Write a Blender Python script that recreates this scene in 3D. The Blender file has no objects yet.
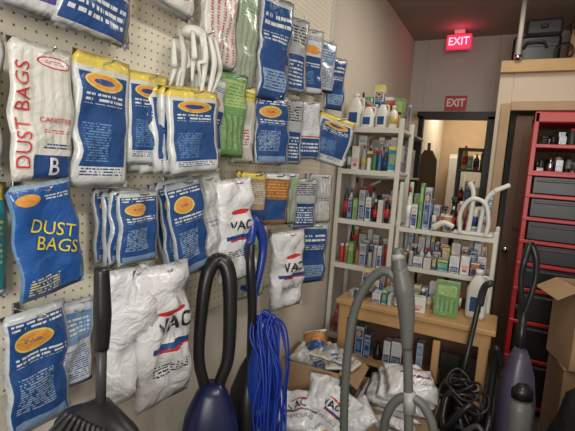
import bpy, bmesh, math, random
from mathutils import Vector, Matrix, noise, Euler
rnd=random.Random(7)
C=bpy.context.scene.collection
sc=bpy.context.scene
sc.view_settings.view_transform='Standard'
sc.view_settings.gamma=.95

# ---------------------------------------------------------------- materials
def newmat(name):
    m=bpy.data.materials.new(name);m.use_nodes=True
    nt=m.node_tree;b=nt.nodes['Principled BSDF'];return m,nt,b
def mat(name,col,rough=.5,metal=0,var=.12,scale=8,bump=0,bscale=60,emit=None,es=0,coat=0,alpha=1):
    m,nt,b=newmat(name);N=nt.nodes;L=nt.links
    tc=N.new('ShaderNodeTexCoord');no=N.new('ShaderNodeTexNoise');no.inputs['Scale'].default_value=scale;no.inputs['Detail'].default_value=5
    L.new(tc.outputs['Object'],no.inputs['Vector'])
    mx=N.new('ShaderNodeMix');mx.data_type='RGBA'
    mx.inputs[6].default_value=[c*(1-var) for c in col]+[1];mx.inputs[7].default_value=[min(1,c*(1+var)) for c in col]+[1]
    L.new(no.outputs['Fac'],mx.inputs[0]);L.new(mx.outputs[2],b.inputs['Base Color'])
    b.inputs['Roughness'].default_value=rough;b.inputs['Metallic'].default_value=metal
    b.inputs['Coat Weight'].default_value=coat
    if bump:
        n2=N.new('ShaderNodeTexNoise');n2.inputs['Scale'].default_value=bscale;n2.inputs['Detail'].default_value=4
        L.new(tc.outputs['Object'],n2.inputs['Vector'])
        bp=N.new('ShaderNodeBump');bp.inputs['Strength'].default_value=bump;bp.inputs['Distance'].default_value=.01
        L.new(n2.outputs['Fac'],bp.inputs['Height']);L.new(bp.outputs[0],b.inputs['Normal'])
    if emit:
        b.inputs['Emission Color'].default_value=list(emit)+[1];b.inputs['Emission Strength'].default_value=es
    return m
def gmat(name,base,layers,rough=.28,bump=.5,bscale=14,coat=.5):
    """printed plastic: graphics from UV masks"""
    m,nt,b=newmat(name);N=nt.nodes;L=nt.links
    tc=N.new('ShaderNodeTexCoord');sp=N.new('ShaderNodeSeparateXYZ');L.new(tc.outputs['UV'],sp.inputs[0])
    def M(op,a,bb=None,c=None):
        n=N.new('ShaderNodeMath');n.operation=op
        for i,v in enumerate((a,bb,c)):
            if v is None: continue
            if hasattr(v,'is_output'): L.new(v,n.inputs[i])
            else: n.inputs[i].default_value=v
        return n.outputs[0]
    u,v=sp.outputs[0],sp.outputs[1]
    def rect(u0,u1,v0,v1):
        a=M('LESS_THAN',M('ABSOLUTE',M('SUBTRACT',u,(u0+u1)/2)),(u1-u0)/2)
        c=M('LESS_THAN',M('ABSOLUTE',M('SUBTRACT',v,(v0+v1)/2)),(v1-v0)/2)
        return M('MULTIPLY',a,c)
    rgb=N.new('ShaderNodeRGB');rgb.outputs[0].default_value=list(base)+[1];cur=rgb.outputs[0]
    for l in layers:
        k=l[0];col=l[-1]
        if k=='rect': mask=rect(*l[1:5])
        elif k=='ell':
            a=M('DIVIDE',M('SUBTRACT',u,l[1]),l[3]);c=M('DIVIDE',M('SUBTRACT',v,l[2]),l[4])
            mask=M('LESS_THAN',M('ADD',M('MULTIPLY',a,a),M('MULTIPLY',c,c)),1.0)
        elif k=='text':
            n=l[5]
            cb=N.new('ShaderNodeCombineXYZ');L.new(M('MULTIPLY',u,18.),cb.inputs[0]);L.new(M('MULTIPLY',M('FLOOR',M('MULTIPLY',v,n)),7.3),cb.inputs[1])
            no=N.new('ShaderNodeTexNoise');no.inputs['Scale'].default_value=1.3;no.inputs['Detail'].default_value=1;L.new(cb.outputs[0],no.inputs['Vector'])
            mask=M('MULTIPLY',rect(*l[1:5]),M('MULTIPLY',M('LESS_THAN',M('FRACT',M('MULTIPLY',v,n)),.5),M('GREATER_THAN',no.outputs['Fac'],.45)))
        elif k=='vstripe':
            mask=M('MULTIPLY',rect(*l[1:5]),M('LESS_THAN',M('FRACT',M('MULTIPLY',u,l[5])),.4))
        mx=N.new('ShaderNodeMix');mx.data_type='RGBA';L.new(mask,mx.inputs[0]);L.new(cur,mx.inputs[6]);mx.inputs[7].default_value=list(col)+[1];cur=mx.outputs[2]
    L.new(cur,b.inputs['Base Color']);b.inputs['Roughness'].default_value=rough;b.inputs['Coat Weight'].default_value=coat;b.inputs['Coat Roughness'].default_value=.15
    no=N.new('ShaderNodeTexNoise');no.inputs['Scale'].default_value=bscale;no.inputs['Detail'].default_value=3;no.inputs['Distortion'].default_value=1.2
    L.new(tc.outputs['Object'],no.inputs['Vector'])
    bp=N.new('ShaderNodeBump');bp.inputs['Strength'].default_value=bump;bp.inputs['Distance'].default_value=.02
    L.new(no.outputs['Fac'],bp.inputs['Height']);L.new(bp.outputs[0],b.inputs['Normal'])
    return m
WH=(.66,.67,.66);BL=(.02,.075,.23);YE=(.70,.56,.12);OR=(.70,.32,.07);RD=(.55,.04,.04);BK=(.02,.02,.02);LB=(.14,.28,.48);GR=(.12,.36,.09);TE=(.03,.25,.28);CL=(.46,.48,.48);BR=(.30,.15,.06);PB=(.33,.42,.56)
G={}
G['dustB']=gmat('print_dustB',(.68,.67,.62),[('vstripe',.05,.95,.25,.95,7,(.58,.57,.52)),('rect',.3,.97,.02,.2,BL),('ell',.66,.88,.28,.045,RD),('ell',.66,.88,.25,.034,WH),('text',.48,.84,.865,.895,70,RD),('text',.42,.95,.25,.30,40,BL),('text',.45,.9,.36,.40,60,RD)])
G['blueoval']=gmat('print_blueoval',(.60,.62,.61),[('rect',.1,.9,.12,.86,BL),('rect',0,1,.9,1,YE),('ell',.5,.80,.33,.07,YE),('ell',.5,.80,.30,.058,OR),('ell',.5,.80,.2,.025,BL),('text',.16,.84,.63,.71,26,WH),('text',.16,.6,.2,.5,50,LB),('rect',.1,.9,.08,.16,WH),('text',.14,.86,.09,.15,44,BL)])
G['ovalplain']=gmat('print_ovalplain',(.48,.51,.53),[('rect',.06,.94,.05,.93,BL),('ell',.42,.76,.28,.085,YE),('ell',.42,.76,.25,.07,OR),('text',.3,.55,.75,.775,60,BL),('text',.14,.9,.58,.65,30,WH),('text',.14,.7,.2,.5,50,PB),('rect',.1,.9,.03,.12,(.2,.3,.46)),('text',.1,.9,.86,.92,30,WH)])
G['bluewhite']=gmat('print_bluewhite',(.62,.64,.64),[('rect',.08,.92,.1,.58,BL),('ell',.5,.68,.3,.07,OR),('text',.14,.86,.42,.5,26,WH),('text',.14,.6,.16,.36,50,LB),('text',.14,.9,.82,.9,40,BL)])
G['blue']=gmat('print_blue',BL,[('rect',0,.08,0,1,CL),('rect',.92,1,0,1,CL),('rect',0,1,.92,1,CL),('text',.14,.86,.7,.84,14,WH),('text',.14,.86,.57,.65,28,WH),('rect',.15,.85,.1,.3,(.25,.35,.5)),('text',.2,.8,.12,.28,34,BL)])
G['bluepale']=gmat('print_bluepale',(.52,.56,.61),[('rect',.1,.9,.55,.9,LB),('text',.15,.85,.62,.84,20,WH),('text',.1,.9,.1,.5,40,BL),('rect',0,1,0,.05,BL)])
G['dustblue']=gmat('print_dustblue',(.02,.10,.34),[('rect',0,.04,0,1,LB),('rect',.96,1,0,1,LB),('ell',.25,.87,.18,.05,OR),('text',.1,.6,.05,.2,40,YE),('text',.5,.95,.85,.9,40,WH),('rect',0,1,.96,1,(.3,.4,.5))])
G['redprint']=gmat('print_red',(.66,.64,.60),[('vstripe',.1,.9,.05,.95,6,(.48,.14,.12)),('text',.05,.95,.05,.95,40,(.68,.66,.63)),('rect',0,1,.93,1,WH)])
G['whitered']=gmat('print_whitered',(.68,.67,.64),[('text',.1,.9,.3,.5,24,RD),('ell',.5,.2,.3,.08,(.6,.1,.08)),('rect',0,1,.0,.04,WH)])
G['whiteblue']=gmat('print_whiteblue',(.66,.67,.68),[('rect',.05,.95,.04,.36,BL),('text',.1,.9,.12,.28,16,WH),('text',.1,.9,.5,.9,34,(.4,.42,.5)),('rect',.05,.95,.38,.40,RD)])
G['purple']=gmat('print_purple',(.64,.64,.64),[('rect',.0,1,.1,.5,(.10,.08,.28)),('text',.1,.9,.2,.42,18,WH),('rect',0,1,.55,.6,LB)])
G['green']=gmat('print_green',(.16,.32,.12),[('rect',.1,.9,.6,.9,(.42,.5,.22)),('text',.15,.85,.62,.88,26,GR),('text',.1,.9,.1,.5,40,(.4,.48,.3)),('vstripe',.1,.9,.1,.5,5,(.12,.25,.09))])
G['cleargreen']=gmat('print_cleargreen',(.38,.43,.34),[('vstripe',.1,.9,0,.7,5,(.27,.34,.23)),('text',.1,.9,.7,.9,30,GR),('rect',0,1,.94,1,WH)])
G['yellowhead']=gmat('print_yellowhead',(.58,.57,.50),[('rect',0,1,.8,1,YE),('text',.1,.9,.84,.94,20,GR),('vstripe',.08,.92,.05,.75,6,(.48,.47,.42)),('rect',.2,.8,.2,.5,WH),('text',.25,.75,.24,.46,26,RD)])
G['teal']=gmat('print_teal',TE,[('rect',0,1,.85,1,YE),('text',.1,.9,.3,.7,20,YE),('rect',0,1,0,.06,WH)])
G['tan']=gmat('print_tan',(.40,.30,.17),[('rect',0,1,.0,.3,BL),('text',.1,.9,.4,.8,24,WH),('rect',0,1,.88,1,YE)])
G['brown']=gmat('print_brown',BR,[('rect',.1,.9,.1,.5,BL),('text',.1,.9,.55,.85,18,OR),('rect',0,1,.9,1,WH)])
G['silver']=gmat('print_silver',(.40,.42,.44),[('rect',.1,.9,.05,.5,BL),('text',.15,.85,.1,.45,20,WH),('text',.1,.9,.65,.9,24,BK)])
G['clear']=gmat('print_clear',(.46,.47,.46),[('vstripe',.05,.95,.1,.9,7,(.58,.58,.56)),('text',.1,.9,.45,.55,24,(.2,.2,.3))],bump=.8)
G['white']=gmat('print_sack',(.68,.68,.69),[],bump=.8,bscale=18)
G['vac']=gmat('print_vac',(.70,.70,.71),[('rect',.2,.95,.42,.46,BL),('rect',.3,.95,.40,.42,RD),('ell',.6,.68,.26,.025,RD),('text',.25,.85,.24,.32,50,BK)],bump=.7,bscale=14)
G['paper']=gmat('print_paper',(.6,.58,.52),[('text',.1,.9,.1,.9,30,(.15,.15,.15))],rough=.8,coat=0,bump=.1)
M_={}
def mm(k,*a,**kw):
    if k not in M_: M_[k]=mat(k,*a,**kw)
    return M_[k]
black=mm('black_plastic',(.012,.012,.013),.35);dkgrey=mm('dark_grey_plastic',(.04,.04,.045),.4)
grey=mm('grey_plastic',(.125,.13,.12),.42,bump=.1);ltgrey=mm('light_grey_plastic',(.36,.36,.35),.4)
blue=mm('royal_blue_plastic',(.012,.04,.26),.35,coat=.2);navy=mm('navy_plastic',(.007,.013,.06),.3)
purp=mm('grey_purple_plastic',(.07,.06,.10),.35)
cord=mm('blue_cord',(.012,.045,.34),.4);chrome=mm('chrome',(.6,.6,.6),.25,1)
whitep=mm('white_plastic',(.66,.65,.60),.4);whitem=mm('white_painted_metal',(.62,.60,.53),.45,var=.08)
redp=mm('red_paint',(.42,.014,.018),.35);redl=mm('red_plastic',(.5,.03,.03),.4)
wood=mm('counter_wood',(.45,.27,.12),.4,scale=5,var=.3);wood2=mm('door_frame_wood',(.42,.28,.16),.5,var=.15);doorw=mm('door_brown',(.12,.055,.03),.5,var=.2)
beamw=mm('pine_beam',(.5,.33,.16),.6,var=.15)
cardb=mm('cardboard',(.36,.23,.13),.8,var=.12,bump=.1);cardd=mm('cardboard_dark',(.10,.06,.035),.9)
green=mm('green_plastic',(.06,.2,.07),.4);yell=mm('yellow_plastic',(.5,.4,.12),.4);orng=mm('orange_plastic',(.4,.17,.06),.4)
txR=mm('ink_red',(.55,.03,.03),.4);txW=mm('ink_white',(.75,.75,.75),.4);txY=mm('ink_yellow',(.75,.60,.05),.4);txK=mm('ink_black',(.02,.02,.03),.4)
txB=mm('ink_blue',BL,.4)
trash=mm('black_trash_plastic',(.012,.012,.013),.35,bump=.8,bscale=14)
amber=mm('amber_liquid',(.28,.15,.06),.15);bluel=mm('blue_bottle',(.04,.12,.3),.25)
glass_d=mm('dark_panel',(.02,.018,.015),.15)

# ---------------------------------------------------------------- builder
I4=Matrix.Identity(4)
class B:
    def __init__(s,name,M=I4):
        s.name=name;s.bm=bmesh.new();s.uv=s.bm.loops.layers.uv.new('UVMap');s.mats=[];s.M=M
    def mi(s,m):
        if m not in s.mats: s.mats.append(m)
        return s.mats.index(m)
    def V(s,p): return s.bm.verts.new(s.M@Vector(p))
    def F(s,vs,m,uvs=None,smooth=True):
        try: f=s.bm.faces.new(vs)
        except ValueError: return None
        f.material_index=m;f.smooth=smooth
        if uvs:
            for l,t in zip(f.loops,uvs): l[s.uv].uv=t
        return f
    def box(s,c,d,m,rot=(0,0,0),bev=.004):
        mi=s.mi(m);R=Euler(rot).to_matrix();c=Vector(c);hx,hy,hz=[k/2 for k in d]
        bev=min(bev,hx*.45,hy*.45,hz*.45)
        vs={}
        for sx in(-1,1):
            for sy in(-1,1):
                for sz in(-1,1):
                    for a in range(3):
                        e=[hx-bev,hy-bev,hz-bev];e[a]=(hx,hy,hz)[a]
                        vs[(sx,sy,sz,a)]=s.V(c+R@Vector((sx*e[0],sy*e[1],sz*e[2])))
        uv4=[(0,0),(1,0),(1,1),(0,1)]
        for a in range(3):
            o=[i for i in range(3) if i!=a]
            for sg in(-1,1):
                ks=[]
                for p,q in((-1,-1),(1,-1),(1,1),(-1,1)):
                    k=[0,0,0];k[a]=sg;k[o[0]]=p;k[o[1]]=q;ks.append(tuple(k))
                uvs=uv4
                flip=(sg==-1) if a!=1 else (sg==1)
                vv=[vs[k+(a,)] for k in ks]
                if flip: vv=vv[::-1];uvs=uv4[::-1]
                s.F(vv,mi,uvs,False)
        for a in range(3):
            o=[i for i in range(3) if i!=a]
            for p in(-1,1):
                for q in(-1,1):
                    k0=[0]*3;k0[a]=-1;k0[o[0]]=p;k0[o[1]]=q;k1=list(k0);k1[a]=1
                    s.F([vs[tuple(k0)+(o[0],)],vs[tuple(k1)+(o[0],)],vs[tuple(k1)+(o[1],)],vs[tuple(k0)+(o[1],)]],mi,None,False)
        for sx in(-1,1):
            for sy in(-1,1):
                for sz in(-1,1): s.F([vs[(sx,sy,sz,a)] for a in range(3)],mi,None,False)
    def rings(s,rings,m,cap=True,closed=False,smooth=True):
        mi=s.mi(m);n=len(rings[0]);R=[[s.V(p) for p in r] for r in rings]
        K=len(R)
        for i in range(K if closed else K-1):
            A=R[i];Bb=R[(i+1)%K]
            for j in range(n):
                k=(j+1)%n
                s.F([A[j],A[k],Bb[k],Bb[j]],mi,[(j/n,i/(K-1)),((j+1)/n,i/(K-1)),((j+1)/n,(i+1)/(K-1)),(j/n,(i+1)/(K-1))],smooth)
        if cap and not closed:
            s.F(R[0][::-1],mi);s.F(R[-1],mi)
    def lathe(s,c,prof,m,n=16,sx=1,sy=1,rot=(0,0,0)):
        c=Vector(c);E=Euler(rot).to_matrix()
        s.rings([[c+E@Vector((r*sx*math.cos(2*math.pi*j/n),r*sy*math.sin(2*math.pi*j/n),z)) for j in range(n)] for r,z in prof],m)
    def sup(s,secs,m,n=20,e=3.0):
        rr=[]
        for cx,cy,cz,rx,ry in secs:
            r=[]
            for j in range(n):
                t=2*math.pi*j/n;ct,st=math.cos(t),math.sin(t)
                r.append(Vector((cx+rx*math.copysign(abs(ct)**(2/e),ct),cy+ry*math.copysign(abs(st)**(2/e),st),cz)))
            rr.append(r)
        s.rings(rr,m)
    def tube(s,pts,r,m,n=8,sub=6,closed=False,rib=0,flat=1):
        P=[Vector(p) for p in pts]
        if sub>1:
            Q=[];K=len(P);rr=[]
            for i in range(K if closed else K-1):
                g=lambda j:P[j%K] if closed else P[max(0,min(K-1,j))]
                p0,p1,p2,p3=g(i-1),g(i),g(i+1),g(i+2)
                for k in range(sub):
                    t=k/sub
                    Q.append(.5*((2*p1)+(p2-p0)*t+(2*p0-5*p1+4*p2-p3)*t*t+(3*p1-p0-3*p2+p3)*t**3))
                    if isinstance(r,(list,tuple)): rr.append(r[i]*(1-t)+r[(i+1)%len(r)]*t)
            if not closed:
                Q.append(P[-1])
                if rr: rr.append(r[-1])
        else: Q=P;rr=list(r) if isinstance(r,(list,tuple)) else []
        if not rr: rr=[r]*len(Q)
        if rib: rr=[a*(1+rib*(1 if i%2 else -1)) for i,a in enumerate(rr)]
        K=len(Q);T=[]
        for i in range(K):
            a=Q[(i+1)%K] if closed or i<K-1 else Q[i];b=Q[i-1] if closed or i>0 else Q[i]
            d=a-b;T.append(d.normalized() if d.length>1e-9 else Vector((0,0,1)))
        nrm=T[0].orthogonal().normalized();R=[]
        for i in range(K):
            nrm=(nrm-T[i]*nrm.dot(T[i]));nrm=nrm.normalized() if nrm.length>1e-6 else T[i].orthogonal().normalized()
            bi=T[i].cross(nrm)
            R.append([Q[i]+(nrm*math.cos(2*math.pi*j/n)+bi*flat*math.sin(2*math.pi*j/n))*rr[i] for j in range(n)])
        s.rings(R,m,closed=closed)
    def pouch(s,PM,w,h,t,m,seed=0,crk=.3,nx=12,ny=18,taper=0,ns=14):
        mi=s.mi(m)
        def th(u,v):
            e=max(0,1-abs(2*u-1)**3)*max(0,1-abs(2*v-1)**5)
            return t*e**.6
        def pos(u,v,side):
            x=(u-.5)*w*(1-taper*(v)) ;y=-h*(1-v)
            nn=noise.noise(Vector((x*ns+seed*3.1,y*ns,seed*1.7)));n2=noise.noise(Vector((x*ns*2.5,y*ns*2.5,seed+9)))
            z=side*th(u,v)*(1+crk*nn*2+crk*n2)+ (nn*.012)*crk*2
            x+=nn*.012*crk*2
            return PM@Vector((x,y,z))
        s._p=(PM,w,h,t,seed,crk,taper,ns,th)
        fr={};bk={}
        for i in range(nx+1):
            for j in range(ny+1):
                u,v=i/nx,j/ny
                fr[i,j]=s.V(pos(u,v,1))
                bk[i,j]=fr[i,j] if i in(0,nx) or j in(0,ny) else s.V(pos(u,v,-.5))
        for i in range(nx):
            for j in range(ny):
                uv=[(i/nx,j/ny),((i+1)/nx,j/ny),((i+1)/nx,(j+1)/ny),(i/nx,(j+1)/ny)]
                s.F([fr[i,j],fr[i+1,j],fr[i+1,j+1],fr[i,j+1]],mi,uv)
                s.F([bk[i,j],bk[i,j+1],bk[i+1,j+1],bk[i+1,j]],mi,[uv[0],uv[3],uv[2],uv[1]])
    def ptext(s,txt,size,cx,cy,ang,m,xs=1,bold=.0):
        PM,w,h,t,seed,crk,taper,ns,th=s._p
        def surf(x,y):
            u=x/w+.5;v=1+y/h
            u=min(max(u,.02),.98);v=min(max(v,.02),.98)
            nn=noise.noise(Vector((x*ns+seed*3.1,y*ns,seed*1.7)));n2=noise.noise(Vector((x*ns*2.5,y*ns*2.5,seed+9)))
            return th(u,v)*(1+crk*nn*2+crk*n2)+nn*.012*crk*2+.0035
        s.text(txt,size,m,lambda p:PM@Vector((p[0],p[1],surf(p[0],p[1]))),((cx-.5)*w,-h*(1-cy)),ang,xs,bold)
    def text(s,txt,size,m,fn,off,ang=0,xs=1,bold=0):
        cu=bpy.data.curves.new('t','FONT');cu.body=txt;cu.size=size;cu.align_x='CENTER';cu.align_y='CENTER';cu.offset=bold*size;cu.resolution_u=3;cu.space_line=.85
        o=bpy.data.objects.new('t',cu);C.objects.link(o)
        dg=bpy.context.evaluated_depsgraph_get();me=o.evaluated_get(dg).to_mesh()
        ca,sa=math.cos(ang),math.sin(ang);mi=s.mi(m)
        bm=bmesh.new();bm.from_mesh(me)
        for _ in range(2):
            bmesh.ops.subdivide_edges(bm,edges=[e for e in bm.edges if e.calc_length()>size*.15],cuts=1)
            bmesh.ops.triangulate(bm,faces=bm.faces[:])
        mp={}
        for v in bm.verts:
            x,y=v.co.x*xs,v.co.y
            mp[v]=s.V(fn((off[0]+x*ca-y*sa,off[1]+x*sa+y*ca)))
        for f in bm.faces: s.F([mp[v] for v in f.verts],mi,None,False)
        bm.free();o.to_mesh_clear();bpy.data.objects.remove(o);bpy.data.curves.remove(cu)
    def done(s):
        me=bpy.data.meshes.new(s.name)
        bb=[v.co for v in s.bm.verts]
        lo=Vector([min(v[i] for v in bb) for i in range(3)]);hi=Vector([max(v[i] for v in bb) for i in range(3)])
        c=Vector(((lo.x+hi.x)/2,(lo.y+hi.y)/2,lo.z))
        bmesh.ops.translate(s.bm,verts=s.bm.verts[:],vec=-c)
        s.bm.to_mesh(me);s.bm.free()
        for m in s.mats: me.materials.append(m)
        o=bpy.data.objects.new(s.name,me);o.location=c;C.objects.link(o);return o
def BX(name,lo,hi,m,bev=.002):
    b=B(name);b.box([(lo[i]+hi[i])/2 for i in range(3)],[hi[i]-lo[i] for i in range(3)],m,bev=bev);return b.done()

# ---------------------------------------------------------------- room
wallm=mat('wall_paint_beige',(.68,.62,.53),.8,var=.08,scale=2.5,bump=.15,bscale=90)
wallb=mat('wall_paint_back',(.50,.47,.42),.8,var=.12,scale=2,bump=.15,bscale=90)
wallp=mat('wall_paint_partition',(.60,.51,.40),.8,var=.1,scale=2,bump=.15,bscale=90)
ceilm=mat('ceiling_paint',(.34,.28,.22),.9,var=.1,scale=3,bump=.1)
floorm=mat('floor_vinyl',(.09,.075,.065),.5,var=.3,scale=6)
pegm,nt,pb=newmat('pegboard');N=nt.nodes;L=nt.links
tc=N.new('ShaderNodeTexCoord');vm=N.new('ShaderNodeVectorMath');vm.operation='SCALE';vm.inputs['Scale'].default_value=1/.027;L.new(tc.outputs['Object'],vm.inputs[0])
fr=N.new('ShaderNodeVectorMath');fr.operation='FRACTION';L.new(vm.outputs[0],fr.inputs[0])
sb=N.new('ShaderNodeVectorMath');sb.operation='SUBTRACT';sb.inputs[1].default_value=(.5,.5,.5);L.new(fr.outputs[0],sb.inputs[0])
ml=N.new('ShaderNodeVectorMath');ml.operation='MULTIPLY';ml.inputs[1].default_value=(0,1,1);L.new(sb.outputs[0],ml.inputs[0])
ln=N.new('ShaderNodeVectorMath');ln.operation='LENGTH';L.new(ml.outputs[0],ln.inputs[0])
lt=N.new('ShaderNodeMath');lt.operation='LESS_THAN';lt.inputs[1].default_value=.12;L.new(ln.outputs['Value'],lt.inputs[0])
mx=N.new('ShaderNodeMix');mx.data_type='RGBA';mx.inputs[6].default_value=(.80,.75,.62,1);mx.inputs[7].default_value=(.20,.18,.14,1);L.new(lt.outputs[0],mx.inputs[0]);L.new(mx.outputs[2],pb.inputs['Base Color']);pb.inputs['Roughness'].default_value=.5
H=2.98;XL=-1.08
BX('floor',(-1.3,-1.8,-.1),(2.0,8,0),floorm)
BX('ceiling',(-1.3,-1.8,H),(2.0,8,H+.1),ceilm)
BX('wall_left',(XL-.12,-1.8,0),(XL,8,H),wallm)
BX('wall_right',(1.8,-1.8,0),(1.92,8,H),wallb)
BX('wall_front',(XL,-1.8,0),(1.8,-1.7,H),wallb)
w=B('wall_back')
w.box((-1.005,4.9,H/2),(.15,.1,H),wallb);w.box((.78,4.9,H/2),(2.04,.1,H),wallb);w.box((-.585,4.9,(2.2+H)/2),(.69,.1,H-2.2),wallb);w.done()
w=B('wall_partition')
w.box((-.12,3.98,1.2),(.1,.14,2.4),wallp);w.box((1.15,3.98,1.2),(1.3,.14,2.4),wallp);w.box((.215,3.98,2.26),(.57,.14,.28),wallp)
w.box((-.12,4.45,1.2),(.1,.8,2.4),wallp);w.done()
BX('trim_partition_beam',(-.17,3.86,2.40),(1.8,4.0,2.49),beamw)
BX('loft_shelf',(-.17,4.0,2.40),(1.8,4.84,2.46),beamw)
w=B('door_1')
w.box((.20,3.94,1.04),(.44,.04,2.07),doorw);w.box((-.10,3.88,1.08),(.07,.05,2.16),wood2);w.box((.47,3.88,1.08),(.07,.05,2.16),wood2);w.box((.185,3.88,2.14),(.5,.05,.07),wood2)
w.box((.2,3.915,1.55),(.3,.012,.75),doorw,bev=.006);w.box((.2,3.915,.55),(.3,.012,.75),doorw,bev=.006)
w.tube([(.02,3.92,1.0),(.02,3.87,1.0)],.025,chrome,n=12,sub=1);w.done()
w=B('trim_doorway')
for x in(-.93,-.24): w.box((x,4.81,1.09),(.07,.08,2.18),black)
w.box((-.585,4.81,2.185),(.76,.08,.08),black);w.done()
BX('baseboard_left',(XL,-1.7,0),(XL+.015,4.8,.1),wood2)
BX('trim_pegboard_end',(XL,2.5,.9),(XL+.03,2.54,H),whitem)
BX('pegboard_panel',(XL,-1.6,.93),(XL+.012,2.5,H),pegm)
# back room
brw=mat('back_room_paint',(.42,.31,.20),.8);brl=mat('back_room_cream',(.8,.75,.62),.7)
BX('wall_backroom_right',(.3,4.96,0),(.36,7.5,H),brw)
BX('wall_backroom_end',(XL,7.5,0),(1.8,7.6,H),brw)
w=B('storage_cabinet');w.box((-.62,7.2,.95),(.5,.4,1.9),brl);w.box((-.75,6.99,1),(.22,.02,1.7),whitep);w.box((-.49,6.99,1),(.22,.02,1.7),whitep);w.box((-.6,6.97,1),(.02,.02,.2),black);w.done()
w=B('interior_door');w.box((-.02,6.2,1.03),(.50,.04,2.06),doorw);w.box((-.02,6.17,1.55),(.36,.02,.7),doorw);w.box((-.02,6.17,.5),(.36,.02,.7),doorw);w.tube([(-.2,6.18,1),(-.2,6.13,1)],.025,chrome,sub=1);w.done()
w=B('coat_stand');w.tube([(-.93,5.5,.03),(-.93,5.5,1.95)],.02,doorw,sub=1);w.lathe((-.93,5.5,0),[(.12,0),(.12,.03),(.03,.05)],doorw)
w.sup([(-.93,5.48,1.0,.11,.07),(-.93,5.48,1.4,.12,.08),(-.93,5.48,1.75,.11,.07),(-.93,5.48,1.86,.05,.04)],cardd);w.done()
w=B('storage_rack')  # dark shelving inside the back room
for x in(-.60,-.24):
    for y in(5.72,6.0): w.box((x,y,.96),(.03,.03,1.92),black)
for z in(.3,.8,1.25,1.65,1.91): w.box((-.42,5.86,z),(.39,.31,.025),doorw)
w.done()

# exit signs
w=B('exit_sign');red_e=mat('exit_red_glow',(.7,.06,.09),.5,emit=(1,.06,.14),es=.55);txe=mat('exit_letter_glow',(.9,.5,.5),.5,emit=(1,.3,.4),es=2.2)
w.box((-.60,4.6,2.865),(.23,.05,.14),red_e,bev=.008);w.box((-.60,4.6,2.962),(.1,.06,.035),whitep)
w.text('EXIT',.105,txe,lambda p:Vector((p[0],4.572,p[1])),(-.60,2.865),0,.9,.01);w.done()
w=B('exit_sign');w.box((-.60,4.84,2.32),(.21,.012,.15),redl,bev=.003)
w.text('EXIT',.11,txW,lambda p:Vector((p[0],4.832,p[1])),(-.60,2.32),0,.8,.03);w.done()

# ---------------------------------------------------------------- hanging packs
base=Matrix(((0,0,1,0),(1,0,0,0),(0,1,0,0),(0,0,0,1)))
sd=[0]
def pack(s,w,zt,zb,off,yaw,tilt,n,style,name='vacuum_bag_package',t=.012,texts=(),gap=.02,crk=.35,fan=0,taper=0):
    b=B(name);h=zt-zb
    for k in range(n):
        sd[0]+=1
        jt=rnd.uniform(-3,3) if n>1 else 0
        o=off-(n-1-k)*gap
        PM=Matrix.Translation((XL+o,s+(n-1-k)*fan,zt-rnd.uniform(0,.012)*(n>1)))@Matrix.Rotation(-math.radians(yaw+jt),4,'Z')@base@Matrix.Rotation(math.radians(tilt+jt),4,'Z')
        b.pouch(PM,w,h,t,G[style],seed=sd[0],crk=crk,taper=taper)
        if k==n-1:
            for tx in texts: b.ptext(*tx)
    z=zt-.018
    b.tube([(XL+.014,s,z-.004),(XL+off*.5,s,z),(XL+off+.03,s,z),(XL+off+.045,s,z+.012)],.0028,chrome,n=6,sub=3)
    b.box((XL+.018,s,z-.01),(.008,.02,.05),chrome,bev=.002)
    return b.done()
P=math.pi
pack(.585,.18,2.16,1.85,.09,0,0,2,'purple')
pack(.79,.22,2.18,1.85,.10,0,0,2,'whiteblue')
pack(1.08,.20,2.32,2.01,.09,0,0,2,'whitered')
pack(1.30,.17,2.28,1.89,.10,8,2,2,'redprint')
pack(1.49,.13,2.25,1.81,.08,5,0,1,'cleargreen')
pack(1.66,.18,2.27,1.84,.12,20,0,2,'blue')
for s,z0,st in((1.88,1.91,'silver'),(2.05,1.93,'bluewhite'),(2.24,1.98,'bluepale')): pack(s,.16,2.25,z0,.10,28,0,2,st)
pack(.49,.15,1.80,1.49,.07,0,0,1,'bluewhite')
pack(.645,.155,1.79,1.475,.09,0,0,1,'dustB',texts=[('DUST BAGS',.044,.17,.47,P/2,txR,1.05,-.006),('B',.06,.62,.11,0,txW,1,.01),('CANISTER',.017,.66,.46,0,txR,1,0)])
pack(.81,.18,1.805,1.46,.09,0,0,1,'blueoval')
pack(.965,.16,1.80,1.53,.09,6,3,3,'blueoval',gap=.02,fan=-.012)
pack(1.10,.21,1.78,1.515,.15,10,6,6,'blueoval',gap=.018,fan=-.022)
pack(1.27,.15,1.86,1.58,.09,10,0,2,'bluewhite')
pack(1.39,.15,1.89,1.57,.10,12,0,1,'green')
pack(1.50,.13,1.87,1.56,.08,14,3,2,'yellowhead')
pack(1.68,.19,1.86,1.56,.11,22,0,3,'ovalplain')
pack(1.87,.16,1.88,1.57,.10,25,0,2,'silver')
pack(2.02,.17,1.89,1.60,.12,30,4,2,'whiteblue')
pack(2.26,.24,1.84,1.58,.20,42,-12,2,'blueoval')
pack(2.42,.15,2.20,1.9,.10,30,0,1,'blue')
pack(.52,.14,1.47,1.20,.045,0,0,1,'teal')
pack(.625,.165,1.475,1.20,.11,0,9,1,'dustblue',texts=[('DUST\n   BAGS',.045,.52,.52,-.35,txY,1,.0)])
pack(.945,.15,1.455,1.235,.09,5,2,4,'ovalplain',gap=.016,fan=-.014)
pack(1.13,.16,1.49,1.15,.10,8,13,3,'ovalplain',gap=.02,fan=-.014)
pack(1.26,.17,1.50,1.14,.08,12,10,1,'clear',t=.025)
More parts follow.
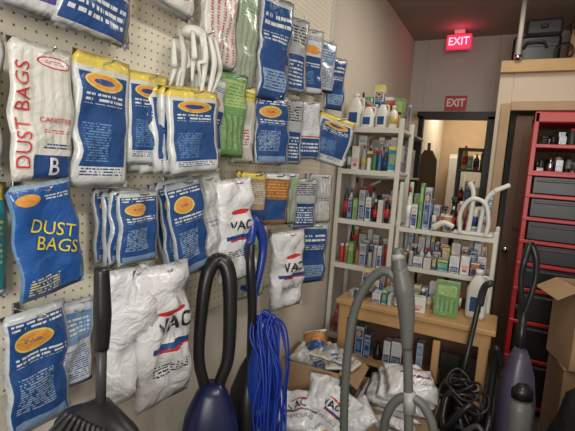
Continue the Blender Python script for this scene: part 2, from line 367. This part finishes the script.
pack(1.385,.19,1.49,1.08,.13,18,7,1,'vac',t=.026,crk=.5,texts=[('VAC',.05,.55,.55,0,txK,1,.02)])
pack(1.60,.15,1.52,1.29,.09,20,0,2,'tan')
pack(1.76,.17,1.52,1.28,.11,25,0,3,'brown')
pack(1.92,.14,1.52,1.26,.09,25,0,1,'cleargreen')
pack(2.07,.16,1.50,1.24,.12,30,0,2,'silver')
pack(2.28,.16,1.52,1.24,.12,30,0,1,'clear')
pack(1.64,.17,1.27,.94,.08,15,0,1,'cleargreen',t=.02)
pack(1.90,.23,1.23,.83,.12,20,3,1,'vac',t=.028,crk=.5,texts=[('VAC',.062,.55,.55,0,txK,1,.02)])
pack(2.24,.2,1.24,.9,.12,30,0,2,'blue')
pack(.625,.16,1.17,.85,.09,0,4,1,'ovalplain')
pack(.745,.15,1.145,.91,.07,0,0,2,'bluepale')
pack(.91,.18,1.22,.79,.10,5,0,1,'white',t=.035,crk=.6,name='plastic_sack')
pack(1.00,.215,1.22,.75,.14,8,3,1,'vac',t=.035,crk=.5,name='plastic_sack',texts=[('VAC',.07,.6,.59,0,txK,1,.02)])

b=B('white_fabric_strip_bundle')
for k in range(12):
    s0=1.09+k*.011;x0=XL+.10+rnd.uniform(-.03,.05);z0=1.96+rnd.uniform(-.03,.01);l=rnd.uniform(.14,.27)
    b.tube([(x0,s0,z0),(x0+.02,s0+rnd.uniform(-.02,.02),z0-.08),(x0+.01,s0+rnd.uniform(-.02,.03),z0-l*.6),(x0+.01,s0+rnd.uniform(-.03,.04),z0-l)],[.006,.010,.009,.003],whitep,n=8,sub=4,flat=.5)
b.tube([(XL+.014,1.15,1.955),(XL+.17,1.15,1.955),(XL+.18,1.15,1.97)],.003,chrome,sub=2);b.lathe((XL+.11,1.15,1.955),[(.035,-.012),(.04,0),(.03,.02),(.008,.03)],whitep,sx=1,sy=1.5);b.done()

# ---------------------------------------------------------------- upright vacuums
def upright(name,x,y,yaw,H,lean,main,hand,acc,coil=None,loopw=.055,bw=1,hl=.36,hr=1,hose=True,strand=None):
    b=B(name,Matrix.Translation((x,y,0))@Matrix.Rotation(yaw,4,'Z'))
    b.sup([(0,.14,.012,.15,.13),(0,.14,.03,.155,.135),(0,.13,.08,.15,.12),(0,.10,.115,.10,.08),(0,.08,.125,.06,.05)],main)
    b.box((0,.262,.035),(.28,.02,.03),acc,bev=.008)
    for sx in(-1,1): b.tube([(sx*.12,.0,.055),(sx*.155,.0,.055)],.055,black,n=18,sub=1)
    L_=lambda z:-lean*(z-.1)/(H-.1)
    b.sup([(0,L_(z)+.02,z,rx*bw,ry) for z,rx,ry in((.09,.06,.06),(.14,.105,.085),(.3,.12,.09),(.5,.115,.085),(.62,.095,.07),(.7,.06,.05),(.74,.035,.035))],main,e=3)
    b.sup([(0,L_(z)+.085,z,rx*bw,ry) for z,rx,ry in((.2,.06,.04),(.22,.075,.055),(.48,.08,.055),(.52,.06,.04))],acc,e=2.3)
    b.sup([(0,L_(z)+.09,z,rx*bw,ry) for z,rx,ry in((.53,.07,.045),(.57,.07,.045),(.6,.03,.03))],hand,e=2.3)
    zt=H;zl=H-hl;zn=.66
    if zl-.03>zn: b.tube([(0,L_(zn),zn),(0,L_(zl-.03),zl-.03)],.02,hand,n=10,sub=1)
    pts=[(0,L_(zl)-.0,zl-.05),(-loopw*.6,L_(zl),zl+.04),(-loopw,L_(zl+.12),zl+.14),(-loopw*.8,L_(zt-.05),zt-.06),(0,L_(zt)-.01,zt),(loopw*.75,L_(zt)+.02,zt-.07),(loopw,L_(zl+.15)+.015,zl+.15),(loopw*.6,L_(zl)+.01,zl+.03)]
    b.tube(pts,[q*hr for q in(.018,.017,.018,.022,.023,.02,.016,.016)],hand,n=10,sub=6,closed=True)
    if strand: b.tube([(loopw*1.0,L_(zt-.08)+.03,zt-.09),(loopw*1.4,L_(zl)+.05,zl+.1),(loopw*1.1,L_(zl)+.06,zl-.08),(loopw*.8,L_(.7)+.05,.66)],.019,strand,n=10)
    if hose: b.tube([(.1*bw,L_(.6)-.02,.62),(.15*bw,L_(.7),.72),(.14*bw,L_(.8)-.02,.6),(.15*bw,-.04,.4),(.13*bw,-.03,.2),(.08*bw,-.02,.15)],.017,black,n=10,sub=14,rib=.12)
    if coil: b.sup([(0,L_(z)+.07,z,rx,ry) for z,rx,ry in((.42,.03,.02),(.47,.06,.04),(.62,.075,.05),(.78,.065,.045),(.88,.045,.03),(.93,.02,.02))],blue,e=2.2)
    for z in(zl-.02,.5): b.box((0,L_(z)-.03,z),(.05,.05,.02),hand)
    cm=coil or black
    for k in range(16 if coil else 3):
        wv=.02+.04*rnd.random();top=min(zl,.93)+.03*rnd.random();bot=.50-rnd.uniform(0,.2);ox=rnd.uniform(-.03,.03)
        yo=L_(.7)+(.12 if coil else -.05)+rnd.uniform(-.035,.035);j=lambda:rnd.uniform(-.02,.02)
        if coil: b.tube([(ox,yo-.05,top),(ox+wv+j(),yo-.02+j(),top-.06),(ox+wv+j(),yo+.02+j(),top*.65+bot*.35),(ox+wv+j(),yo+.03+j(),top*.35+bot*.65),(ox+wv*.8,yo+.03,bot+.05),(ox,yo+.03,bot),(ox-wv,yo+.02,bot+.06),(ox-wv+j(),yo+j(),top*.35+bot*.65),(ox-wv+j(),yo+j(),top*.65+bot*.35),(ox-wv,yo-.03,top-.05)],.0042,cm,n=6,sub=4,closed=True)
        else: b.tube([(0,yo,.66),(wv,yo,.62),(wv,yo,.55),(0,yo,.49),(-wv,yo,.55),(-wv,yo,.62)],.0045,cm,n=6,sub=4,closed=True)
    return b.done()
rad=math.radians
upright('upright_vacuum',-.865,1.20,rad(-142),1.185,.10,navy,black,dkgrey,loopw=.055,hl=.47,hr=1.3,hose=False)
upright('upright_vacuum',-.865,1.49,rad(-105),1.32,.05,black,blue,navy,coil=cord,loopw=.05,hl=.27,hose=False,strand=black)
upright('upright_vacuum',.14,2.34,math.pi+.3,1.25,.06,purp,black,grey,loopw=.035,bw=.7,hl=.3,hr=.8)
# stick vacuum at left
b=B('stick_vacuum',Matrix.Translation((.04,.02,.01)))
b.tube([(-.79,.6,1.30),(-.785,.6,1.2),(-.785,.6,1.12)],[.015,.019,.015],black,n=12)
b.tube([(-.785,.6,1.14),(-.785,.6,.96)],.011,dkgrey,n=12,sub=1)
rr=[]
for z,rx,ry in((1.0,.02,.02),(.975,.06,.035),(.955,.10,.045),(.92,.135,.055),(.88,.14,.06),(.86,.12,.055)): rr.append((-.785,.6,z,rx,ry))
b.sup(rr,black,e=2.2,n=28)
for k in range(9):
    a=-.11+k*.0275;b.tube([(-.785+a*.5,.6-.040,.975),(-.785+a*.95,.6-.064,.905),(-.785+a,.6-.068,.875)],.0045,dkgrey,n=6)
b.sup([(-.785,.6,.87,.07,.05),(-.785,.6,.5,.07,.055),(-.785,.6,.15,.05,.04)],black)
b.sup([(-.785,.56,.15,.06,.05),(-.785,.54,.1,.14,.09),(-.785,.54,.01,.15,.1),(-.785,.54,-.01,.15,.1)],black);b.done()

# canister vacuum with wand + hose
b=B('canister_vacuum')
b.tube([(-.345,1.6,1.275),(-.335,1.6,1.22),(-.318,1.6,1.15)],[.02,.027,.03],grey,n=12)
b.tube([(-.345,1.598,1.255),(-.338,1.598,1.235)],[.0235,.0265],ltgrey,n=12,sub=1)
b.tube([(-.33,1.6,1.20),(-.31,1.6,1.13),(-.29,1.6,1.04),(-.275,1.6,.9)],[.028,.038,.031,.019],grey,n=14)
b.tube([(-.285,1.6,1.0),(-.25,1.6,.7),(-.21,1.6,.3),(-.19,1.58,.08)],.0175,grey,n=12,sub=3)
b.tube([(-.25,1.6,.74),(-.243,1.6,.66)],.023,ltgrey,n=12,sub=1)
b.tube([(-.32,1.6,1.13),(-.37,1.6,1.18),(-.42,1.6,1.16),(-.475,1.6,1.06),(-.50,1.6,.91),(-.505,1.62,.6),(-.49,1.68,.3),(-.42,1.75,.2)],.018,grey,n=12,sub=26,rib=.07)
b.tube([(-.33,1.66,.2),(-.335,1.62,.5),(-.325,1.6,.62),(-.29,1.6,.695),(-.24,1.6,.72),(-.185,1.6,.69),(-.145,1.6,.59),(-.135,1.62,.35),(-.17,1.7,.2)],.017,grey,n=12,sub=22,rib=.07)
b.sup([(-.3,1.76,.04,.13,.16),(-.3,1.76,.09,.15,.18),(-.3,1.76,.2,.14,.17),(-.3,1.77,.27,.1,.12),(-.3,1.78,.29,.04,.07)],dkgrey)
for sx in(-1,1): b.tube([(-.3+sx*.13,1.86,.07),(-.3+sx*.165,1.86,.07)],.07,black,n=20,sub=1)
b.sup([(-.19,1.5,.01,.14,.06),(-.19,1.5,.04,.14,.06),(-.19,1.53,.08,.05,.04)],black)
b.done()

# ---------------------------------------------------------------- counter
b=B('wooden_counter')
x0,x1,y0,y1=-.86,.0,2.48,2.76
b.box(((x0+x1)/2,(y0+y1)/2,.745),(x1-x0+.04,y1-y0+.04,.03),wood,bev=.005)
b.box(((x0+x1)/2,y0+.012,.69),(x1-x0,.022,.08),wood)
for x in(x0+.03,x1-.03): b.box((x,(y0+y1)/2,.365),(.05,y1-y0,.73),wood)
b.box(((x0+x1)/2,y1-.01,.365),(x1-x0,.015,.73),doorw)
b.box(((x0+x1)/2,(y0+y1)/2,.10),(x1-x0,y1-y0,.03),wood);b.box(((x0+x1)/2,(y0+y1)/2+.03,.36),(x1-x0-.08,y1-y0-.07,.02),wood)
b.box(((x0+x1)/2+.16,y0+.02,.33),(.04,.03,.6),wood);b.box((-.14,y0+.025,.34),(.2,.01,.46),glass_d)
b.done()

b=B('white_display_shelf')
for x in(-1.045,-.655):
    for y in(2.80,3.12): b.box((x,y,.95),(.03,.03,1.9),whitem)
for z in(1.84,1.56,1.22,.91,.4): b.box((-.85,2.96,z-.012),(.40,.34,.022),whitem);b.box((-.85,2.792,z-.015),(.40,.012,.035),whitem)
b.done()
b=B('white_display_shelf')
for x,zt_ in((-.62,1.5),(-.04,1.25)):
    for y in(2.82,3.14): b.box((x,y,zt_/2),(.025,.025,zt_),whitem)
for z in(1.21,.96,.5):
    b.box((-.33,2.98,z-.012),(.58,.34,.02),whitem);b.box((-.33,2.812,z-.015),(.58,.012,.03),whitem)
b.done()
b=B('hanging_shelf')
for z in(1.9,1.5):
    b.box((XL+.12,3.95,z+.01),(.235,1.3,.02),whitem)
    for y in(3.4,4.5): b.box((XL+.01,y,z-.06),(.015,.03,.13),whitem);b.box((XL+.09,y,z-.05),(.16,.015,.02),whitem,rot=(0,-.5,0))
b.done()

# ---------------------------------------------------------------- merchandise
def bottle(x,y,z,h,r,m,cap,kind=0):
    if kind==0:
        b=B('cleaning_bottle');b.lathe((x,y,z),[(r*.9,0),(r,.01*h),(r,.62*h),(r*.85,.72*h),(r*.35,.82*h),(r*.33,.88*h)],m)
        b.lathe((x,y,z+.87*h),[(r*.42,0),(r*.42,.13*h),(r*.3,.135*h)],cap,n=12)
        b.lathe((x,y,z+.2*h),[(r*1.02,0),(r*1.02,.35*h)],rnd.choice([txB,txR,txW,yell]),n=16)
    elif kind==1:
        b=B('spray_bottle');b.sup([(x,y,z,r,r*.7),(x,y,z+.5*h,r,r*.7),(x,y,z+.62*h,r*.6,r*.5),(x,y,z+.72*h,r*.3,r*.3),(x,y,z+.8*h,r*.3,r*.3)],m,e=2.6)
        b.sup([(x,y,z+.78*h,r*.45,r*.45),(x,y,z+.86*h,r*.5,r*.5)],cap);b.box((x-.005,y,z+.93*h),(r*1.8,r*.6,.1*h),cap,bev=.006);b.tube([(x-r*.7,y,z+.9*h),(x-r*.8,y,z+.78*h)],.004,cap,n=6,sub=2)
    elif kind==2:
        b=B('plastic_jug');b.sup([(x,y,z,r*.95,r*.75),(x,y,z+.02,r,r*.8),(x,y,z+.6*h,r,r*.8),(x,y,z+.8*h,r*.6,r*.55),(x,y,z+.9*h,r*.3,r*.3),(x,y,z+.93*h,r*.3,r*.3)],m,e=3)
        b.lathe((x,y,z+.9*h),[(r*.38,0),(r*.38,.1*h)],cap,n=14);b.tube([(x+r*.35,y,z+.86*h),(x+r*.95,y,z+.84*h),(x+r*1.05,y,z+.6*h),(x+r*.9,y,z+.45*h)],r*.13,m,n=8)
        b.box((x,y-r*.8,z+.3*h),(r*1.1,.003,h*.3),txR if rnd.random()<.5 else txB,bev=.001)
    return b.done()
gb=['blueoval','bluewhite','blue','tan','brown','silver','green','whiteblue','whitered','teal','bluepale','ovalplain','redprint','silver','brown','clear','whiteblue']
def carton(x,y,z,w,d,h,st=None,yaw=0,name='product_box'):
    b=B(name);st=st or rnd.choice(gb);b.box((x,y,z+h/2),(w,d,h),G[st],rot=(0,0,yaw),bev=.002);return b.done()
def can(x,y,z,h,r,m):
    b=B('spray_can');b.lathe((x,y,z),[(r*.95,0),(r,.004),(r,.78*h),(r*.7,.85*h),(r*.7,.86*h)],m,n=14);b.lathe((x,y,z+.84*h),[(r*.75,0),(r*.72,.15*h),(r*.5,.16*h)],rnd.choice([whitep,redl,black]),n=12);return b.done()
def part(x,y,z,w,h,ms=None):
    b=B('vacuum_attachment');m=rnd.choice(ms or [black,dkgrey,ltgrey,whitep,grey]);k=rnd.randrange(3)
    if k==0: b.tube([(x-w/2+.02,y,z+.022),(x,y,z+h*.55),(x+w/2-.02,y+.02,z+h*.5)],[.02,.018,.014],m,n=10)
    elif k==1:
        b.lathe((x,y,z),[(w*.4,0),(w*.42,h*.3),(w*.25,h*.5),(w*.15,h*.6),(w*.15,h*.9)],m,n=14)
    else:
        for q in range(3): b.tube([(x+w*.38*math.cos(a),y+w*.3*math.sin(a),z+.01+q*.016) for a in [i*math.pi/4 for i in range(8)]],.008,m,n=6,sub=3,closed=True)
    return b.done()
bm_=[whitep,ltgrey,amber,bluel,green,yell,redl,ltgrey,orng,black,dkgrey,black,whitep,grey,dkgrey,whitep]
def fill(x0,x1,y,z,hmax,d=.07,kinds='bcsjkp',big=.85):
    x=x0
    while x<x1-.03:
        k=rnd.choice(kinds);h=hmax*rnd.uniform(.5,.98)
        if k=='b': w=.045*big;bottle(x+w/2,y,z,h,w/2*.9,rnd.choice(bm_),rnd.choice([redl,whitep,black,bluel]),0)
        elif k=='s': w=.06*big;bottle(x+w/2,y,z,h,w/2*.85,rnd.choice(bm_),rnd.choice([redl,whitep,black]),1)
        elif k=='j': w=.1*big;bottle(x+w*.45,y,z,h,w/2*.85,whitep,rnd.choice([redl,whitep,bluel]),2)
        elif k=='c': w=rnd.uniform(.03,.09)*big;carton(x+w/2,y,z,w-.006,d,h)
        elif k=='k': w=.04*big;can(x+w/2,y,z,min(h,.2),w/2*.92,rnd.choice(bm_))
        elif k=='p': w=.09*big;part(x+w/2,y,z,w*.9,min(h,.12))
        x+=w+.002
bottle(-1.0,2.88,1.84,.235,.055,whitep,whitep,2)
bottle(-.90,2.86,1.84,.16,.045,whitep,redl,2)
bottle(-.81,2.88,1.84,.18,.04,whitep,bluel,2)
bottle(-.73,2.86,1.84,.15,.03,whitep,whitep,0)
fill(-1.03,-.68,2.97,1.84,.24,kinds='bcsk');fill(-1.03,-.68,3.06,1.84,.33,kinds='bcs')
for z,hm,kf in((1.56,.2,'bckk'),(1.22,.24,'cccb'),(.91,.16,'ckkcp'),(.40,.3,'cb')):
    fill(-1.02,-.68,2.85,z,hm,kinds=kf);fill(-1.02,-.68,2.95,z,min(hm*1.25,.29),kinds='bcs');fill(-1.02,-.68,3.05,z,.29 if z!=1.56 else .25,kinds='ccbs')
fill(-.59,-.42,2.86,1.21,.30,kinds='cb');fill(-.42,-.10,2.87,1.21,.12,kinds='ckp');fill(-.58,-.08,2.97,1.21,.2,kinds='bcsc');fill(-.58,-.08,3.06,1.21,.27,kinds='bcsc')
fill(-.59,-.08,2.86,.96,.13,kinds='cckpk');fill(-.59,-.08,2.96,.96,.18,kinds='bcs');fill(-.59,-.08,3.06,.96,.22,kinds='bcc')
fill(-.82,-.5,2.57,.76,.10,kinds='ckpcp');fill(-.8,-.18,2.65,.76,.13,kinds='ckpb');fill(-.8,-.18,2.73,.76,.17,kinds='ckcb',d=.05)
fill(-.80,-.3,2.62,.115,.2,kinds='ccp');fill(-.78,-.32,2.64,.37,.22,kinds='cpc')
for z in(.815,1.265,1.665): fill(-.58,-.26,5.86,z,.3,d=.2,kinds='ccb',big=1.6)
bottle(-.10,2.66,.76,.28,.055,whitep,whitep,2)
carton(-.25,2.58,.76,.13,.05,.2,'green')
carton(-.42,2.54,.76,.12,.06,.09,'whitered',.2)
for zz,hm in((1.92,.3),(1.52,.32)):
    y=3.34
    while y<4.5:
        h=rnd.uniform(.12,hm);carton(-.97,y+.06,zz+.001,.16,.11,h);y+=.13
b=B('white_vacuum_attachment_set')
b.tube([(-.24,2.80,1.215),(-.25,2.80,1.34),(-.20,2.80,1.43),(-.12,2.80,1.41),(-.09,2.80,1.30),(-.10,2.80,1.215)],.013,whitep,n=9)
b.tube([(-.20,2.82,1.215),(-.19,2.82,1.45),(-.22,2.82,1.53)],[.016,.014,.018],whitep,n=9)
b.tube([(-.14,2.83,1.215),(-.12,2.83,1.42),(-.06,2.83,1.50)],[.014,.013,.018],whitep,n=9)
b.tube([(-.40,2.81,1.23),(-.34,2.80,1.27),(-.28,2.80,1.25)],[.022,.017,.014],whitep,n=9)
b.box((-.17,2.83,1.222),(.22,.07,.02),whitep,bev=.006);b.box((-.04,2.82,1.51),(.09,.03,.025),whitep,rot=(0,-.5,0),bev=.008);b.done()

# ---------------------------------------------------------------- red tool chest
b=B('red_tool_chest')
X0,X1,Y0,Y1=.09,.87,3.2,3.62
for x in(X0+.015,X1-.015): b.box((x,(Y0+Y1)/2,1.0),(.03,Y1-Y0,2.0),redp)
b.box(((X0+X1)/2,Y1-.01,1.0),(X1-X0,.02,2.0),cardd);b.box(((X0+X1)/2,(Y0+Y1)/2,1.97),(X1-X0,Y1-Y0,.07),redp,bev=.008)
for z in(1.62,1.79,.06): b.box(((X0+X1)/2,(Y0+Y1)/2,z),(X1-X0-.04,Y1-Y0,.025),redp)
zz=.08
for h in(.30,.25,.22,.17,.15,.15,.15,.14):
    b.box(((X0+X1)/2,Y0+.18,zz+h/2),(X1-X0-.07,.36,h-.024),black,bev=.008);b.box(((X0+X1)/2,Y0-.008,zz+h-.04),(X1-X0-.12,.018,.016),dkgrey)
    b.box(((X0+X1)/2,Y0+.004,zz+h),(X1-X0,.03,.024),redp);zz+=h
b.done()
drk=[black,dkgrey,whitep,grey,chrome,ltgrey,redl]
for z,hh in((1.634,.12),(1.804,.11)):
    x=X0+.05
    while x<X1-.1:
        for yy in(3.25,3.34,3.43,3.52):
            k=rnd.random()
            if k<.2: can(x+.02,yy,z,rnd.uniform(.05,hh),.02,rnd.choice(drk))
            elif k<.4: carton(x+.02,yy,z,.04,.06,rnd.uniform(.04,hh),rnd.choice(['silver','redprint','whitered','blue']))
            else: part(x+.022,yy,z,.045,rnd.uniform(.06,hh),drk)
        x+=.05
b=B('black_storage_case');b.box((.06,4.14,2.61),(.34,.2,.22),black,bev=.02);b.tube([(-.03,4.03,2.62),(0,4.0,2.66),(.1,4.0,2.66),(.13,4.03,2.62)],.01,dkgrey);b.box((.06,4.036,2.64),(.28,.008,.02),dkgrey);b.done()
b=B('cardboard_box');b.box((.42,4.2,2.60),(.26,.26,.26),cardb);b.box((.42,4.05,2.735),(.26,.1,.006),cardb,rot=(.5,0,0));b.done()
b=B('black_storage_case');b.box((.10,4.16,2.79),(.26,.2,.13),dkgrey,bev=.02);b.box((.10,4.05,2.79),(.05,.02,.03),black);b.done()
b=B('wooden_crate')
for z in(2.50,2.59,2.68): b.box((.75,4.05,z),(.3,.015,.06),beamw);b.box((.75,4.3,z),(.3,.015,.06),beamw);b.box((.6,4.175,z),(.015,.26,.06),beamw);b.box((.9,4.175,z),(.015,.26,.06),beamw)
b.done()
b=B('cloth_bundle');b.lathe((.42,4.2,2.745),[(.08,0),(.13,.02),(.14,.08),(.10,.14),(.03,.17)],cardd,n=18,sy=.8);b.done()
b=B('power_cord_coil')
for q in range(5): b.tube([(.25+.06*math.cos(a),3.985+.004*q,2.56+.06*math.sin(a)+.004*q) for a in [i*math.pi/5 for i in range(10)]],.006,black,n=6,sub=3,closed=True)
b.done()
b=B('ceiling_pipe');b.tube([(-.06,3.84,2.49),(-.06,3.84,2.98)],.018,whitem,n=12,sub=1);b.tube([(-.06,3.84,2.49),(-.06,3.84,2.52)],.028,chrome,n=12,sub=1);b.done()

# ---------------------------------------------------------------- floor clutter
def openbox(name,x,y,w,d,h,yaw=0,z=0,flaps=(1,1,1)):
    b=B(name,Matrix.Translation((x,y,z))@Matrix.Rotation(yaw,4,'Z'));t=.006
    b.box((0,0,t/2),(w,d,t),cardb)
    for i,sx in enumerate((-1,1)):
        b.box((sx*w/2,0,h/2),(t,d,h),cardb,bev=.001)
        if flaps[i]: b.box((sx*(w/2+.05),0,h-.03),(t,d,.12),cardb,rot=(0,sx*2.1,0),bev=.001)
        b.box((0,sx*d/2,h/2),(w,t,h),cardb,bev=.001)
    if flaps[2]: b.box((0,-d/2-.05,h-.02),(w,t,.12),cardb,rot=(-2.2+math.pi,0,0),bev=.001)
    return b.done()
openbox('cardboard_box',-.86,2.17,.34,.28,.50,.08,flaps=(0,1,0))
openbox('cardboard_box',.52,2.74,.38,.3,.60,.15,flaps=(0,0,0))
b=B('cardboard_lid');b.box((.52,2.74,.61),(.4,.32,.01),cardb,rot=(0,0,.15));b.done()
openbox('cardboard_box',.50,2.72,.36,.28,.42,.3,z=.617,flaps=(1,0,1))
def sack(name,x,y,z,w,h,t,m,seed,rot,text=None):
    b=B(name);PM=Matrix.Translation((x,y,z))@Euler(rot).to_matrix().to_4x4()@Matrix.Translation((0,h/2,0))
    b.pouch(PM,w,h,t,m,seed=seed,crk=.6,nx=18,ny=22,ns=12)
    if text: b.ptext(text,h*.2,.5,.55,.2,txK,1,.02)
    return b.done()
for i,(x,y,z,w_,h_,r,st) in enumerate([(-.82,1.86,.34,.22,.22,(.5,0,.4),'vac'),(-.66,1.93,.36,.22,.24,(.7,.2,-.3),'vac'),(-.62,1.82,.26,.22,.24,(.4,-.2,.8),'bluewhite'),(-.80,1.86,.20,.28,.26,(.2,0,0),'white'),(-.64,1.90,.14,.30,.26,(.1,0,.5),'clear'),(-.76,1.86,.06,.34,.26,(.05,0,.2),'vac'),(-.72,1.96,.42,.18,.18,(.9,.2,.6),'white'),(-.55,1.96,.34,.16,.2,(.8,.4,-.8),'white')]):
    sack('plastic_sack',x,y,z,w_,h_,.04,G[st],40+i,r,'VAC' if i<2 else None)
sack('plastic_sack',-.92,2.2,.47,.18,.18,.05,G['clear'],60,(.4,.3,0));sack('bubble_pack',-.80,2.16,.50,.16,.16,.03,G['silver'],61,(.7,-.3,.5));sack('bubble_pack',-.90,2.24,.54,.14,.16,.03,G['brown'],62,(.9,-.3,.2))
b=B('paper_sheet_stack')
for k in range(6):
    PM=Matrix.Translation((-.76+rnd.uniform(-.05,.05),2.2+rnd.uniform(-.05,.05),.50+.008*k))@Matrix.Rotation(rnd.uniform(0,3),4,'Z')@Matrix.Rotation(.15,4,'X')@Matrix.Translation((0,.1,0))
    b.pouch(PM,.14,.2,.002,G['paper'],seed=k+90,crk=.3)
b.done()
openbox('cardboard_box',-.43,2.28,.44,.26,.34,0,flaps=(0,0,0))
for i in range(6): sack('wrapped_package',-.5+.03*i,2.27-.02*(i%2),.24+.045*i,.42-.03*i,.26,.03,G[('clear','white','vac')[i%3]],70+i,(.05+.03*i,.02*i,.14*i-.3))
def tangle(name,x,y,rx,ry,z0,z1,n,r,m):
    b=B(name)
    for k in range(n):
        pts=[];cx=x+rnd.uniform(-.04,.04);cy=y+rnd.uniform(-.03,.03);f=rnd.uniform(.6,1);zb=z0+(z1-z0)*k/n
        ph=rnd.random()*6
        for i in range(9): a=ph+i*2*math.pi/9;pts.append((cx+rx*f*math.cos(a),cy+ry*f*math.sin(a),zb+r+(.5+.5*math.sin(2*a+ph))*(z1-z0)*.35))
        b.tube(pts,r,m,n=8,sub=10,closed=True,rib=.08)
    return b.done()
tangle('vacuum_hose_coil',-.07,2.14,.11,.10,0,.42,7,.015,black)
tangle('vacuum_hose_coil',.0,1.93,.11,.08,.0,.4,6,.012,dkgrey)
tangle('power_cord_coil',-.08,2.14,.09,.08,.45,.6,6,.006,black)
b=B('vacuum_wand')
b.tube([(-.16,2.38,.0),(-.07,2.42,.98)],.014,black,n=10,sub=1);b.tube([(-.07,2.42,.9),(-.06,2.40,1.0),(-.03,2.35,1.04)],.018,dkgrey,n=10);b.done()
b=B('black_garbage_bag');n=36;rr=[]
for z,r in((0,.17),(.02,.22),(.12,.24),(.25,.25),(.4,.25),(.5,.24),(.6,.23),(.68,.19),(.75,.13),(.80,.07),(.84,.035),(.88,.06),(.92,.08)):
    rr.append([Vector((.53+math.cos(2*math.pi*j/n)*r*(1+.3*noise.noise(Vector((math.cos(2*math.pi*j/n)*3,math.sin(2*math.pi*j/n)*3,z*6)))),2.14+math.sin(2*math.pi*j/n)*r*.9*(1+.3*noise.noise(Vector((math.cos(2*math.pi*j/n)*3,math.sin(2*math.pi*j/n)*3,z*6+5)))),z)) for j in range(n)])
b.rings(rr,trash);b.done()

# ---------------------------------------------------------------- lights
def area(name,loc,rot,sx,sy,p,col):
    l=bpy.data.lights.new(name,'AREA');l.shape='RECTANGLE';l.size=sx;l.size_y=sy;l.energy=p;l.color=col
    o=bpy.data.objects.new(name,l);o.location=loc;o.rotation_euler=rot;C.objects.link(o)
area('front_window_light',(.5,-1.6,1.8),(math.radians(90),0,0),1.4,1.3,66,(1,.98,.95))
b=B('ceiling_light_fixture');b.box((.4,.7,2.95),(.3,1.2,.05),whitem);b.done()
area('ceiling_tube_light',(.4,.7,2.91),(0,0,0),.25,1.1,25,(1,.97,.9))
b=B('ceiling_light_fixture');b.box((-.1,2.9,2.95),(.3,.9,.05),whitem);b.done()  # housing for the added rear fill lamp, out of view
area('rear_fill_light',(-.1,2.9,2.91),(0,0,0),.25,.8,13,(1,.93,.82))  # fill lamp added to brighten the rear of the shop
area('back_room_light',(-.55,6.6,2.92),(0,0,0),.5,.4,26,(1,.88,.70))
l=bpy.data.lights.new('exit_glow','POINT');l.energy=.7;l.color=(1,.06,.2);l.shadow_soft_size=.05
o=bpy.data.objects.new('exit_glow',l);o.location=(-.58,4.5,2.87);C.objects.link(o)
wd=bpy.data.worlds.new('World');sc.world=wd;wd.use_nodes=True;wd.node_tree.nodes['Background'].inputs[0].default_value=(.6,.65,.7,1);wd.node_tree.nodes['Background'].inputs[1].default_value=.2

# ---------------------------------------------------------------- camera
cam=bpy.data.cameras.new('camera');co=bpy.data.objects.new('camera',cam);C.objects.link(co)
cam.sensor_width=36;cam.lens=430/575*36;cam.clip_start=.02
F=Vector((-.451,.885,-.113)).normalized();Rv=Vector((.8855,.4599,.0676));Rv=(Rv-F*Rv.dot(F)).normalized();Uv=Rv.cross(F)
mw=Matrix(((Rv.x,Uv.x,-F.x,0),(Rv.y,Uv.y,-F.y,0),(Rv.z,Uv.z,-F.z,1.55),(0,0,0,1)))
co.matrix_world=mw;sc.camera=co
